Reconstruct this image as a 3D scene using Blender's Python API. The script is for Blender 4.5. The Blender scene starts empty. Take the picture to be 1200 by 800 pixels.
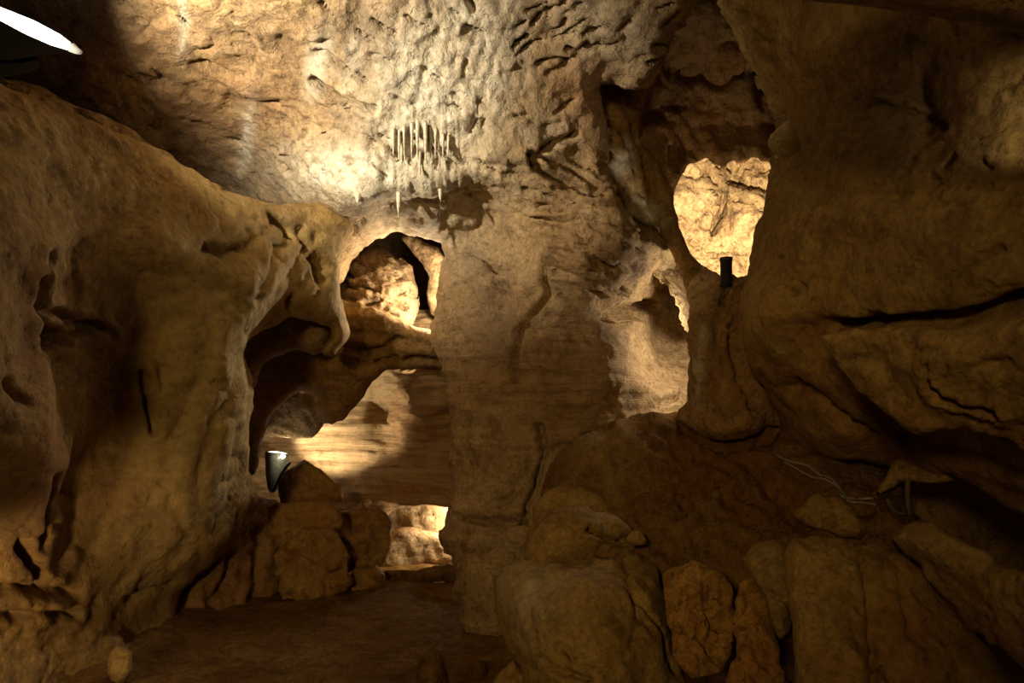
import bpy, bmesh, math, random
import numpy as np
from mathutils import Vector

random.seed(7)
rng = np.random.default_rng(7)
scene = bpy.context.scene
COL = scene.collection

# ------------------------------------------------------------------ camera
F = 800.0            # focal length in pixels of the 1200x800 frame
CU, CV = 600.0, 480.0  # principal point (horizon a little below the middle)
EYE = 1.6


def P(u, v, Y):
    """pixel direction + distance ahead -> world point"""
    return Vector(((u - CU) / F * Y, Y, EYE + (CV - v) / F * Y))


cam_d = bpy.data.cameras.new('camera')
cam_d.sensor_width = 36.0
cam_d.lens = 36.0 * F / 1200.0
cam_d.shift_y = (CV - 400.0) / 1200.0
cam_d.clip_start = 0.05
cam = bpy.data.objects.new('camera', cam_d)
cam.location = (0, 0, EYE)
cam.rotation_euler = (math.pi / 2, 0, 0)
COL.objects.link(cam)
scene.camera = cam

# ------------------------------------------------------------------ world, colour
world = bpy.data.worlds.new('cave_dark')
scene.world = world
world.use_nodes = True
world.node_tree.nodes['Background'].inputs[0].default_value = (0.010, 0.006, 0.002, 1)
world.node_tree.nodes['Background'].inputs[1].default_value = 0.0
vs = scene.view_settings
vs.view_transform = 'Standard'
vs.look = 'None'
vs.exposure = 0.0
vs.gamma = 1.0
vs.use_curve_mapping = False
scene.cycles.use_denoising = True
scene.cycles.max_bounces = 6
scene.cycles.diffuse_bounces = 4
scene.cycles.sample_clamp_indirect = 8.0

WARM = (1.0, 0.80, 0.50)
AMBER = (1.0, 0.68, 0.26)


def spot(name, loc, target, power, angle=80, blend=0.6, radius=0.05, color=WARM):
    d = bpy.data.lights.new(name, 'SPOT')
    d.energy = power
    d.color = color
    d.spot_size = math.radians(angle)
    d.spot_blend = blend
    d.shadow_soft_size = radius
    o = bpy.data.objects.new(name, d)
    o.location = loc
    o.rotation_euler = (Vector(target) - Vector(loc)).to_track_quat('-Z', 'Y').to_euler()
    COL.objects.link(o)
    return o


def point(name, loc, power, radius=0.05, color=WARM):
    d = bpy.data.lights.new(name, 'POINT')
    d.energy = power
    d.color = color
    d.shadow_soft_size = radius
    o = bpy.data.objects.new(name, d)
    o.location = loc
    COL.objects.link(o)
    return o


# the lamps of the cave and one added fill light
WHITE = (1.0, 0.86, 0.62)
# (each visible fixture carries its own light in its builder below)
point('lamp_behind_column', P(824, 380, 5.75), 34, 0.05, WHITE)          # edge-lights the rib and the wall left of the column
point('lamp_behind_window', P(514, 352, 6.5), 85, 0.05, WHITE)           # lights the rocks behind the upper opening
spot('lamp_right_offscreen', P(1300, 110, 2.1), P(1225, 130, 2.45), 5, 50, 0.6, 0.03)
spot('lamp_low_left_offscreen', P(-110, 800, 2.3), P(40, 712, 3.3), 42, 62, 0.8, 0.06, (1.0, 0.70, 0.34))
spot('fill_spot_behind_offscreen', (-1.4, -2.6, 2.6), P(640, 450, 5.0), 400, 58, 1.0, 0.30, AMBER)  # added warm fill from behind the camera, its cone dims the corners


# ------------------------------------------------------------------ numpy noise
_perm = rng.permutation(256)
_perm = np.concatenate([_perm, _perm, _perm])
_grad = rng.normal(size=(256, 3))
_grad /= np.linalg.norm(_grad, axis=1)[:, None]


def perlin(p):
    i = np.floor(p).astype(np.int64)
    f = p - i
    i &= 255
    w = f * f * f * (f * (f * 6 - 15) + 10)
    out = 0
    for dx in (0, 1):
        wx = w[:, 0] if dx else 1 - w[:, 0]
        for dy in (0, 1):
            wy = w[:, 1] if dy else 1 - w[:, 1]
            for dz in (0, 1):
                wz = w[:, 2] if dz else 1 - w[:, 2]
                h = _perm[_perm[_perm[(i[:, 0] + dx) & 255] + ((i[:, 1] + dy) & 255)] + ((i[:, 2] + dz) & 255)]
                g = _grad[h]
                out = out + wx * wy * wz * (g[:, 0] * (f[:, 0] - dx) + g[:, 1] * (f[:, 1] - dy) + g[:, 2] * (f[:, 2] - dz))
    return out * 1.4


def fbm(p, freq, octv=4, gain=0.5, off=0.0, aniso=(1, 1, 1)):
    q = p * (np.array(aniso) * freq) + off
    s, a = 0, 1.0
    for k in range(octv):
        s = s + a * perlin(q)
        q = q * 2.03 + 17.3
        a *= gain
    return s


def ridged(p, freq, octv=4, gain=0.5, off=0.0, aniso=(1, 1, 1)):
    q = p * (np.array(aniso) * freq) + off
    s, a = 0, 1.0
    for k in range(octv):
        s = s + a * (1 - 2 * np.abs(perlin(q)))
        q = q * 2.07 + 11.1
        a *= gain
    return s


def poly_dist(u, v, pts, closed):
    """distance to a polyline, nearest point on it"""
    pts = np.asarray(pts, float)
    best = np.full(u.shape, 1e9)
    bu, bv = u.copy(), v.copy()
    n = len(pts)
    for k in range(n if closed else n - 1):
        a, b = pts[k], pts[(k + 1) % n]
        ab = b - a
        L = max(ab @ ab, 1e-9)
        t = np.clip(((u - a[0]) * ab[0] + (v - a[1]) * ab[1]) / L, 0, 1)
        cu, cv = a[0] + t * ab[0], a[1] + t * ab[1]
        d = np.hypot(u - cu, v - cv)
        m = d < best
        best[m] = d[m]
        bu[m] = cu[m]
        bv[m] = cv[m]
    return best, bu, bv


def inside_poly(u, v, pts):
    pts = np.asarray(pts, float)
    ins = np.zeros(u.shape, bool)
    n = len(pts)
    for k in range(n):
        x1, y1 = pts[k]
        x2, y2 = pts[(k + 1) % n]
        if y1 == y2:
            continue
        c = ((y1 > v) != (y2 > v)) & (u < (x2 - x1) * (v - y1) / (y2 - y1) + x1)
        ins ^= c
    return ins


def roughen(pts, jit, seed, seg=9.0):
    """Chaikin-round a traced outline once and give it a ragged rock edge"""
    pts = np.asarray(pts, float)
    q = []
    n = len(pts)
    for k in range(n):
        a, b = pts[k], pts[(k + 1) % n]
        q += [a * .78 + b * .22, a * .22 + b * .78]
    r = np.random.default_rng(seed)
    out = []
    n = len(q)
    for k in range(n):
        a, b = q[k], q[(k + 1) % n]
        L = np.hypot(*(b - a))
        m = max(1, int(L / seg))
        for j in range(m):
            t = j / m
            out.append(a * (1 - t) + b * t)
    out = np.array(out)
    out = out + r.normal(size=out.shape) * jit
    return out


def rbf(ctrl):
    c = np.array(ctrl, float)
    x = c[:, :2] / 100.0
    n = len(c)
    if n == 1:
        return lambda u, v: np.full(u.shape, c[0, 2])
    eps = 0.4
    phi = lambda r2: np.sqrt(r2 + eps * eps)
    A = phi(((x[:, None] - x[None]) ** 2).sum(-1))
    if n >= 4:
        Q = np.c_[np.ones(n), x]
        M = np.block([[A, Q], [Q.T, np.zeros((3, 3))]])
        s = np.linalg.lstsq(M, np.r_[c[:, 2], 0, 0, 0], rcond=None)[0]
    else:
        s = np.r_[np.linalg.lstsq(A, c[:, 2] - c[:, 2].mean(), rcond=None)[0], c[:, 2].mean(), 0, 0]

    def f(u, v):
        uu, vv = u / 100.0, v / 100.0
        o = s[n] + s[n + 1] * uu + s[n + 2] * vv
        for k in range(n):
            o = o + s[k] * phi((uu - x[k, 0]) ** 2 + (vv - x[k, 1]) ** 2)
        return o
    return f


def gauss(u, v, b):
    """b = (u, v, ru, rv, angle_deg, amount)"""
    a = math.radians(b[4])
    du, dv = u - b[0], v - b[1]
    p = (du * math.cos(a) + dv * math.sin(a)) / b[2]
    q = (-du * math.sin(a) + dv * math.cos(a)) / b[3]
    return b[5] * np.exp(-(p * p + q * q))


# ------------------------------------------------------------------ materials
MATS = {}


def nodes_of(name):
    m = bpy.data.materials.new(name)
    m.use_nodes = True
    nt = m.node_tree
    return m, nt, nt.nodes['Principled BSDF']


def rock_mat(name, dark, mid, light, scale=1.6, bump=0.5, fine=26.0, strata=0.0, pit=0.4, rough=0.85, spec=0.25,
             calc=(0.86, 0.80, 0.66), iron=(0.36, 0.15, 0.05), soot=(0.10, 0.075, 0.055)):
    m, nt, bs = nodes_of(name)
    N, L = nt.nodes, nt.links
    tc = N.new('ShaderNodeTexCoord')

    def noise(sc, det=8, rgh=0.6, dist=0.0, vec=None):
        n = N.new('ShaderNodeTexNoise')
        n.inputs['Scale'].default_value = sc
        n.inputs['Detail'].default_value = det
        n.inputs['Roughness'].default_value = rgh
        n.inputs['Distortion'].default_value = dist
        L.new(vec if vec is not None else tc.outputs['Object'], n.inputs['Vector'])
        return n.outputs['Fac']

    def ramp(fac, stops):
        r = N.new('ShaderNodeValToRGB')
        while len(r.color_ramp.elements) < len(stops):
            r.color_ramp.elements.new(0.5)
        for e, (p_, c) in zip(r.color_ramp.elements, stops):
            e.position = p_
            e.color = (*c, 1) if len(c) == 3 else c
        L.new(fac, r.inputs[0])
        return r.outputs['Color']

    def mix(fac, a, b, mode='MIX'):
        x = N.new('ShaderNodeMix')
        x.data_type = 'RGBA'
        x.blend_type = mode
        if isinstance(fac, float):
            x.inputs[0].default_value = fac
        else:
            L.new(fac, x.inputs[0])
        for k, c in ((6, a), (7, b)):
            if isinstance(c, tuple):
                x.inputs[k].default_value = (*c, 1)
            else:
                L.new(c, x.inputs[k])
        return x.outputs[2]

    def math_(op, a, b=None, clamp=False):
        x = N.new('ShaderNodeMath')
        x.operation = op
        x.use_clamp = clamp
        for k, c in ((0, a), (1, b)):
            if c is None:
                continue
            if isinstance(c, (int, float)):
                x.inputs[k].default_value = c
            else:
                L.new(c, x.inputs[k])
        return x.outputs[0]

    def attr(nm):
        a = N.new('ShaderNodeAttribute')
        a.attribute_name = nm
        return a.outputs['Fac']

    big = noise(scale, 9, 0.62, 0.6)
    col = ramp(big, [(0.28, dark), (0.5, mid), (0.74, light)])
    med = noise(scale * 5.5, 8, 0.65, 0.4)
    col = mix(0.35, col, ramp(med, [(0.3, tuple(c * .45 for c in dark)), (0.55, mid), (0.75, light)]))
    blo = ramp(noise(scale * 2.6, 10, 0.7, 1.2), [(0.36, (1, 1, 1)), (0.50, (0, 0, 0))])
    col = mix(math_('MULTIPLY', blo, 0.6), col, tuple(c * .62 for c in dark))
    grn = noise(fine * 1.6, 6, 0.7)
    col = mix(0.55, col, mix(1.0, col, ramp(grn, [(0.32, (0.3, 0.28, 0.26)), (0.62, (1.3, 1.3, 1.3))]), 'MULTIPLY'))
    hgt = math_('MULTIPLY', noise(fine, 10, 0.68, 0.2), 0.35)
    hgt = math_('ADD', hgt, math_('MULTIPLY', noise(fine * 0.3, 6, 0.6, 0.5), 0.65))
    if strata > 0:
        mp = N.new('ShaderNodeMapping')
        mp.inputs['Scale'].default_value = (0.9, 0.9, 13.0)
        mp.inputs['Rotation'].default_value = (0.03, 0.05, 0)
        L.new(tc.outputs['Object'], mp.inputs['Vector'])
        sn = noise(1.6, 7, 0.65, 0.5, mp.outputs['Vector'])
        bnd = attr('band')
        col = mix(math_('MULTIPLY', bnd, min(1.0, strata * .55)), col, ramp(sn, [(0.34, tuple(c * .5 for c in dark)), (0.5, mid), (0.66, light)]))
        hgt = math_('ADD', hgt, math_('MULTIPLY', math_('MULTIPLY', sn, bnd), 1.6 * strata))
    # mineral patches and darker tones; iron also holds some painted shade
    cal = math_('MULTIPLY', attr('calcite'), math_('ADD', math_('MULTIPLY', noise(scale * 7, 8, 0.7, 0.8), 2.2), -0.25), True)
    col = mix(cal, col, ramp(noise(scale * 14, 6, 0.6), [(0.3, tuple(c * .62 for c in calc)), (0.6, calc)]))
    iro = math_('MULTIPLY', attr('iron'), math_('ADD', math_('MULTIPLY', noise(scale * 4.2, 8, 0.65, 0.7), 2.2), -0.35), True)
    col = mix(iro, col, iron)
    soo = math_('MULTIPLY', attr('stain'), math_('ADD', math_('MULTIPLY', noise(scale * 5.1, 9, 0.7, 0.5), 2.6), -0.6), True)
    col = mix(soo, col, soot)
    # pits
    if pit > 0:
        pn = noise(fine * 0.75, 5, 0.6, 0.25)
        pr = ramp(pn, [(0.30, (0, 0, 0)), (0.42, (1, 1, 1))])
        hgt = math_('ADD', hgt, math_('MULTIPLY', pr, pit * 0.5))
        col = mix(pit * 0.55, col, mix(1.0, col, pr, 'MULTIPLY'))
    bp = N.new('ShaderNodeBump')
    bp.inputs['Strength'].default_value = bump
    bp.inputs['Distance'].default_value = 0.07
    L.new(hgt, bp.inputs['Height'])
    L.new(bp.outputs['Normal'], bs.inputs['Normal'])
    L.new(col, bs.inputs['Base Color'])
    bs.inputs['Roughness'].default_value = rough
    bs.inputs['Specular IOR Level'].default_value = spec
    MATS[name] = m
    return m


def plain(name, color, rough=0.5, metal=0.0, emit=None, strength=0.0, nscale=30.0, var=0.25):
    m, nt, bs = nodes_of(name)
    N, L = nt.nodes, nt.links
    tc = N.new('ShaderNodeTexCoord')
    n = N.new('ShaderNodeTexNoise')
    n.inputs['Scale'].default_value = nscale
    n.inputs['Detail'].default_value = 5
    L.new(tc.outputs['Object'], n.inputs['Vector'])
    r = N.new('ShaderNodeValToRGB')
    r.color_ramp.elements[0].position = 0.3
    r.color_ramp.elements[1].position = 0.7
    r.color_ramp.elements[0].color = (*[c * (1 - var) for c in color], 1)
    r.color_ramp.elements[1].color = (*[min(1, c * (1 + var)) for c in color], 1)
    L.new(n.outputs['Fac'], r.inputs[0])
    L.new(r.outputs[0], bs.inputs['Base Color'])
    bs.inputs['Roughness'].default_value = rough
    bs.inputs['Metallic'].default_value = metal
    if emit:
        bs.inputs['Emission Color'].default_value = (*emit, 1)
        bs.inputs['Emission Strength'].default_value = strength
    MATS[name] = m
    return m


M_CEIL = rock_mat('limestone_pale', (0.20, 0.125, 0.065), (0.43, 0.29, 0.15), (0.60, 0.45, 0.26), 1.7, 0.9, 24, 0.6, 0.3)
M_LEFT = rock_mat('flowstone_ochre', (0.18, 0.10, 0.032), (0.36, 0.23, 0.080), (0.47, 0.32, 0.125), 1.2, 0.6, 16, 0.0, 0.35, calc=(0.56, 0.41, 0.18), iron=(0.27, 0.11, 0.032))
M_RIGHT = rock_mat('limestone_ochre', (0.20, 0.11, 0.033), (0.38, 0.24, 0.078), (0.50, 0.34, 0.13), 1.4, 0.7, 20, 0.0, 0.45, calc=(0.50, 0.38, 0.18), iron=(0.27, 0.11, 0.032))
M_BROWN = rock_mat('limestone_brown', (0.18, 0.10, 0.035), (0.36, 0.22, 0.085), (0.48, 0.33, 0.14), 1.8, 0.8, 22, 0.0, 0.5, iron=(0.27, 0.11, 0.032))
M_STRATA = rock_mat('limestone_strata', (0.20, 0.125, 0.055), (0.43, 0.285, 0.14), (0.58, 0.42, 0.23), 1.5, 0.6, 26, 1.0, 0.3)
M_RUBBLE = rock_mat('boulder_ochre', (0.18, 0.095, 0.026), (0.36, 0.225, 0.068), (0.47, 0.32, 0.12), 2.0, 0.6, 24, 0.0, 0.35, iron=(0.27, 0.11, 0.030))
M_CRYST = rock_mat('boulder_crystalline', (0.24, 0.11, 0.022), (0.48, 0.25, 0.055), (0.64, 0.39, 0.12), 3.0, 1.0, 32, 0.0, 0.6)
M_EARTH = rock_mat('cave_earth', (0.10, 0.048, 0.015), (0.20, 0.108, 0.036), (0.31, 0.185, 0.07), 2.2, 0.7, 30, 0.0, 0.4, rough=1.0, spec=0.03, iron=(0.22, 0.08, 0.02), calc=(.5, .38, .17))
M_CRUST = rock_mat('limestone_crusty', (0.20, 0.125, 0.065), (0.43, 0.29, 0.15), (0.60, 0.45, 0.26), 2.2, 1.0, 16, 0.0, 0.6)
M_BLACK = plain('black_paint', (0.012, 0.011, 0.010), 0.55)
M_STEEL = plain('dull_steel', (0.30, 0.27, 0.22), 0.4, 0.8)
M_CABLE = plain('grey_cable', (0.24, 0.21, 0.17), 0.5)
M_PLASTIC = plain('grey_green_shade', (0.20, 0.19, 0.13), 0.35)
M_LENS = plain('lit_lens', (0.9, 0.88, 0.8), 0.3, 0, (1.0, 0.95, 0.85), 4.0)
M_LENS2 = plain('lit_bulb', (0.9, 0.88, 0.8), 0.3, 0, (1.0, 0.93, 0.78), 60.0)
M_RUST = plain('rusty_rod', (0.12, 0.07, 0.035), 0.8)


# ------------------------------------------------------------------ rock masses
def tag(o, label=None, cat=None, group=None, kind=None):
    if label:
        o['label'] = label
    if cat:
        o['category'] = cat
    if group:
        o['group'] = group
    if kind:
        o['kind'] = kind
    return o


def mesh_obj(name, verts, faces, mat, parent=None, smooth=True):
    me = bpy.data.meshes.new(name)
    verts = np.asarray(verts, np.float32)
    if isinstance(faces, np.ndarray):
        nv, nf, k = len(verts), len(faces), faces.shape[1]
        me.vertices.add(nv)
        me.vertices.foreach_set('co', verts.ravel())
        me.loops.add(nf * k)
        me.loops.foreach_set('vertex_index', faces.astype(np.int32).ravel())
        me.polygons.add(nf)
        me.polygons.foreach_set('loop_start', np.arange(0, nf * k, k, dtype=np.int32))
        me.update(calc_edges=True)
        me.validate()
    else:
        me.from_pydata([tuple(map(float, p)) for p in verts], [], faces)
        me.update()
    if smooth:
        me.polygons.foreach_set('use_smooth', np.ones(len(me.polygons), bool))
    me.materials.append(mat)
    o = bpy.data.objects.new(name, me)
    COL.objects.link(o)
    if parent:
        o.parent = parent
    return o


def set_attr(me, name, arr):
    a = me.attributes.new(name, 'FLOAT', 'POINT')
    a.data.foreach_set('value', np.ascontiguousarray(arr, np.float32))


SURF = {}


def mass(name, outline, ctrl, mat, step=4.0, R=0.25, T=0.8, jit=1.0, rough=(0.05, 0.02), freq=1.4, strata=0.0, ledge=0.0,
         holes=(), cracks=(), bumps=(), calcite=(), iron=(), stain=(), flutes=(), band=None, crag=0.02, split=None, disp=None, seed=None, warp=6.0):
    """A closed block of rock. Its face follows control distances, rolls back round its rim by radius R and has a back T behind it."""
    seed = seed if seed is not None else (sum(ord(c) for c in name) * 7 + len(outline)) % 9999
    out = roughen(outline, jit, seed)
    hs = [roughen(h, jit, seed + 1 + k, 6.0) for k, h in enumerate(holes)]
    u0, v0 = out.min(0) - step
    u1, v1 = out.max(0) + step
    nu, nv = int((u1 - u0) / step) + 2, int((v1 - v0) / step) + 2
    U, V = np.meshgrid(u0 + np.arange(nu) * step, v0 + np.arange(nv) * step)
    u, v = U.ravel(), V.ravel()
    ins = inside_poly(u, v, out)
    dist, bu, bv = poly_dist(u, v, out, True)
    for h in hs:
        hin = inside_poly(u, v, h)
        hd, hu, hv = poly_dist(u, v, h, True)
        ins &= ~hin
        m = hd < dist
        dist = np.where(m, hd, dist)
        bu, bv = np.where(m, hu, bu), np.where(m, hv, bv)
    I = ins.reshape(nv, nu)
    quad = I[:-1, :-1] | I[1:, :-1] | I[:-1, 1:] | I[1:, 1:]
    idx = np.arange(nu * nv).reshape(nv, nu)
    qj, qi = np.nonzero(quad)
    Q = np.stack([idx[qj, qi], idx[qj + 1, qi], idx[qj + 1, qi + 1], idx[qj, qi + 1]], 1)
    snap = ~ins
    uu, vv = np.where(snap, bu, u), np.where(snap, bv, v)
    d = np.where(snap, 0.0, dist)
    fD = rbf(ctrl)
    D = np.maximum(fD(uu, vv), 0.7)
    dm = d * D / F                                      # distance from the rim in metres
    t = np.clip(1 - dm / R, 0, 1)
    D1 = D + R * (1 - np.sqrt(np.maximum(1 - t * t, 0)))
    X = np.stack([(uu - CU) / F * D1, D1, EYE + (CV - vv) / F * D1], 1)
    # smooth displacement direction from the face before its rim is rolled
    Dg = np.maximum(fD(u, v), 0.7)
    G = np.stack([(u - CU) / F * Dg, Dg, EYE + (CV - v) / F * Dg], 1).reshape(nv, nu, 3)
    gu = np.gradient(G, axis=1)
    gv = np.gradient(G, axis=0)
    n = np.cross(gv, gu).reshape(-1, 3)
    ln = np.linalg.norm(n, axis=1)
    n = n / np.maximum(ln, 1e-9)[:, None]
    toc = (n * (np.array([0, 0, EYE]) - X)).sum(1)
    n[toc < 0] *= -1
    n[ln < 1e-9] = (0, -1, 0)
    o = seed * 0.37
    h = rough[0] * fbm(X, freq, 3, 0.5, o) + rough[1] * fbm(X, freq * 4.5, 4, 0.55, o + 3)
    if strata > 0:
        zw = X[:, 2] + 0.05 * X[:, 0] + 0.10 * fbm(X, 0.8, 3, 0.5, o)
        q = np.stack([X[:, 0] * 0.5, X[:, 1] * 0.5, zw * 9.0], 1)
        h = h + strata * fbm(q, 1.0, 3, 0.6, o)
    if ledge > 0:
        q = np.stack([X[:, 0] * 0.9, X[:, 1] * 0.9, X[:, 2] * 3.2 + 0.6 * fbm(X, 1.1, 2, 0.5, o)], 1)
        h = h + ledge * np.clip(ridged(q, 1.6, 3, 0.5, o + 5), -1.2, 0.9)
    if crag > 0:                                       # a net of broken creases
        for fq, am, oo in ((2.0, 1.0, 51), (5.0, 0.6, 87), (11.0, 0.3, 23)):
            c1 = fbm(X, fq, 2, 0.5, o + oo)
            mk = np.clip(fbm(X, fq * 0.55, 2, 0.5, o + oo + 9) * 3 + 0.1, 0, 1)
            h = h - crag * am * mk * np.exp(-(c1 / 0.07) ** 2)
            h = h + crag * 0.6 * am * np.sign(c1) * np.minimum(np.abs(c1) * 4, 1) * mk
    wu = uu + warp * fbm(X, 5.0, 3, 0.6, o + 9)
    wv = vv + warp * fbm(X, 5.0, 3, 0.6, o + 29)
    for b in bumps:
        h = h + gauss(wu, wv, b)
    for c in cracks:                                   # (points, half width px, depth m[, lip m])
        cd, _, _ = poly_dist(wu, wv, c[0], False)
        h = h - 1.5 * c[2] * np.exp(-(cd / c[1]) ** 2)
        if len(c) > 3:
            h = h + c[3] * np.exp(-((cd - 2.6 * c[1]) / (1.6 * c[1])) ** 2)
    for f_ in flutes:                                  # (u, v, ru, rv, angle, amp, wavelength px)
        a = math.radians(f_[4])
        m_ = gauss(uu, vv, (*f_[:5], 1.0))
        s_ = ((wu * math.cos(a) + wv * math.sin(a)) / f_[6])
        h = h + f_[5] * m_ * (np.abs(np.sin(math.pi * s_ + 1.5 * fbm(X, 1.5, 2, 0.5, o))) * 2 - 1)
    if disp is not None:
        h = h + disp(X, wu, wv)
    X = X + n * h[:, None]
    # used vertices
    used = np.zeros(nu * nv, bool)
    used[Q.ravel()] = True
    new = np.cumsum(used) - 1
    k = used.sum()
    fr = X[used]
    # the back shares the rim
    rim = snap[used]
    dmu = dm[used]
    Tb = np.minimum(T, 0.05 + T * np.clip(dmu / max(R, 1e-3), 0, 1))
    bk_scale = ((D1 + 0)[used] + R + Tb) / (D1[used])
    bk = np.stack([fr[:, 0], fr[:, 1], fr[:, 2] - EYE], 1)
    bk = bk * bk_scale[:, None]
    bk[:, 2] += EYE
    bmap = np.where(rim, np.arange(k), k + np.cumsum(~rim) - 1)
    verts = np.concatenate([fr, bk[~rim]])
    Qf = new[Q]
    Qb = bmap[Qf][:, ::-1]
    attrs = {}
    for an, lst in (('calcite', calcite), ('iron', iron), ('stain', stain), ('band', band)):
        a = np.zeros(len(uu)) if lst is not None else np.ones(len(uu))
        for b in (lst or ()):
            a = np.maximum(a, gauss(wu, wv, b)) if b[5] > 0 else a + gauss(wu, wv, b)
        a = np.clip(a, 0, 1)[used]
        attrs[an] = np.concatenate([a, a[~rim]])
    SURF[name] = (uu[used], vv[used], fr, n[used])
    if split is None:
        o_ = mesh_obj(name, verts, np.concatenate([Qf, Qb]), mat)
        for an, a in attrs.items():
            set_attr(o_.data, an, a)
        return o_
    # one continuous rock face shared between two pieces of the setting
    res = []
    cu, cv = uu[Q].mean(1), vv[Q].mean(1)
    for nm, mt, msk in split:
        s = msk(cu, cv)
        ff = np.concatenate([Qf[s], Qb[s]])
        usedv = np.zeros(len(verts), bool)
        usedv[ff.ravel()] = True
        mp = np.cumsum(usedv) - 1
        o_ = mesh_obj(nm, verts[usedv], mp[ff], mt)
        for an, a in attrs.items():
            set_attr(o_.data, an, a[usedv])
        res.append(o_)
    return res


def surf_point(name, u, v):
    su, sv, pts, nn = SURF[name]
    k = np.argmin((su - u) ** 2 + (sv - v) ** 2)
    return Vector(pts[k]), Vector(nn[k])


# ================================================================== THE SETTING
# ---- ceiling and back wall: one sheet of limestone, arching over and running down into the pillar
OUT_MAIN = [(-170, -170), (845, -170), (828, -20), (819, 2), (812, 12), (808, 22), (803, 36), (790, 33), (787, 28), (785, 45),
            (780, 62), (775, 76), (767, 92), (760, 104), (748, 100), (735, 106), (720, 98), (706, 97), (704, 108), (708, 130), (711, 150),
            (713, 172), (709, 195), (714, 215), (721, 238), (730, 258), (752, 286), (800, 290), (850, 330), (855, 500),
            (780, 570), (720, 640), (670, 720), (650, 800), (645, 870), (580, 870), (562, 800), (547, 745), (541, 715), (531, 695),
            (535, 675), (530, 655), (520, 645), (512, 628), (519, 613), (526, 597), (527, 560), (524, 520), (527, 480), (520, 440),
            (508, 410), (502, 388), (512, 368), (516, 335), (518, 305), (515, 288), (497, 279), (472, 273), (447, 279), (422, 293),
            (408, 310), (398, 335), (380, 345), (340, 320), (250, 265), (100, 200), (-170, 130)]
CT_MAIN = [(-150, -150, 3.1), (0, 0, 4.1), (300, -150, 3.2), (300, 0, 4.1), (600, -150, 3.6), (820, -150, 4.0), (0, 150, 4.8), (150, 100, 4.6),
           (200, 150, 5.2), (300, 215, 5.75), (262, 240, 6.0), (450, 0, 4.2), (480, 110, 4.7), (450, 215, 5.02), (400, 225, 5.12), (440, 258, 5.55), (520, 215, 5.12),
           (580, 215, 5.08), (540, 150, 4.85), (560, 262, 5.7), (480, 266, 5.75), (600, 0, 4.25), (700, 0, 4.25), (800, 0, 4.3), (650, 150, 4.95), (750, 80, 4.75), (700, 250, 5.12),
           (600, 290, 5.45), (530, 300, 5.65), (450, 275, 6.2), (570, 400, 5.45), (650, 430, 5.2), (715, 420, 5.2), (700, 330, 5.25), (750, 420, 6.0),
           (800, 440, 6.4), (790, 340, 6.8), (745, 365, 6.2), (725, 420, 5.3), (735, 300, 5.2), (720, 500, 5.35), (560, 550, 5.25), (560, 700, 4.95), (600, 650, 5.0), (640, 560, 5.25),
           (620, 800, 4.8), (535, 600, 5.2)]


def ceil_mask(u, v):
    line = np.interp(u, [-200, 330, 400, 470, 560, 605, 650, 700, 850], [400, 400, 262, 256, 250, 232, 160, 110, 60])
    return v < line


def fl(u, v, L):
    return L


_r = np.random.default_rng(21)
FLAKES = []                                            # thin overlapping flakes of bedding right of the flowstone
for _k in range(26):
    _u, _v = 612 + 110 * _r.random(), 190 + 150 * _r.random()
    _l, _s = 22 + 40 * _r.random(), 0.15 + 0.35 * _r.random()
    if _u + _l > 745:
        continue
    FLAKES.append(([(_u, _v), (_u + _l * .5, _v + _l * .5 * _s - 2), (_u + _l, _v + _l * _s + 3 * _r.normal())], 1.7, 0.02 + .02 * _r.random(), .008))
for _k in range(30):                                   # short breaks in the upper wall and ceiling
    _u, _v = 600 + 180 * _r.random(), 5 + 150 * _r.random()
    if _u > 700 and _v > 80:
        continue
    _l = 10 + 16 * _r.random()
    FLAKES.append(([(_u, _v), (_u + _l, _v - _l * (.2 + .5 * _r.random()))], 1.8, 0.028))
for _k in range(34):
    _u, _v = 120 + 460 * _r.random(), 210 * _r.random() ** .9
    if _v > 90 + .35 * _u:
        continue
    _l = 8 + 20 * _r.random()
    FLAKES.append(([(_u, _v), (_u + _l, _v + _l * (.3 + .4 * _r.random()))], 1.8, 0.035))

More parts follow.
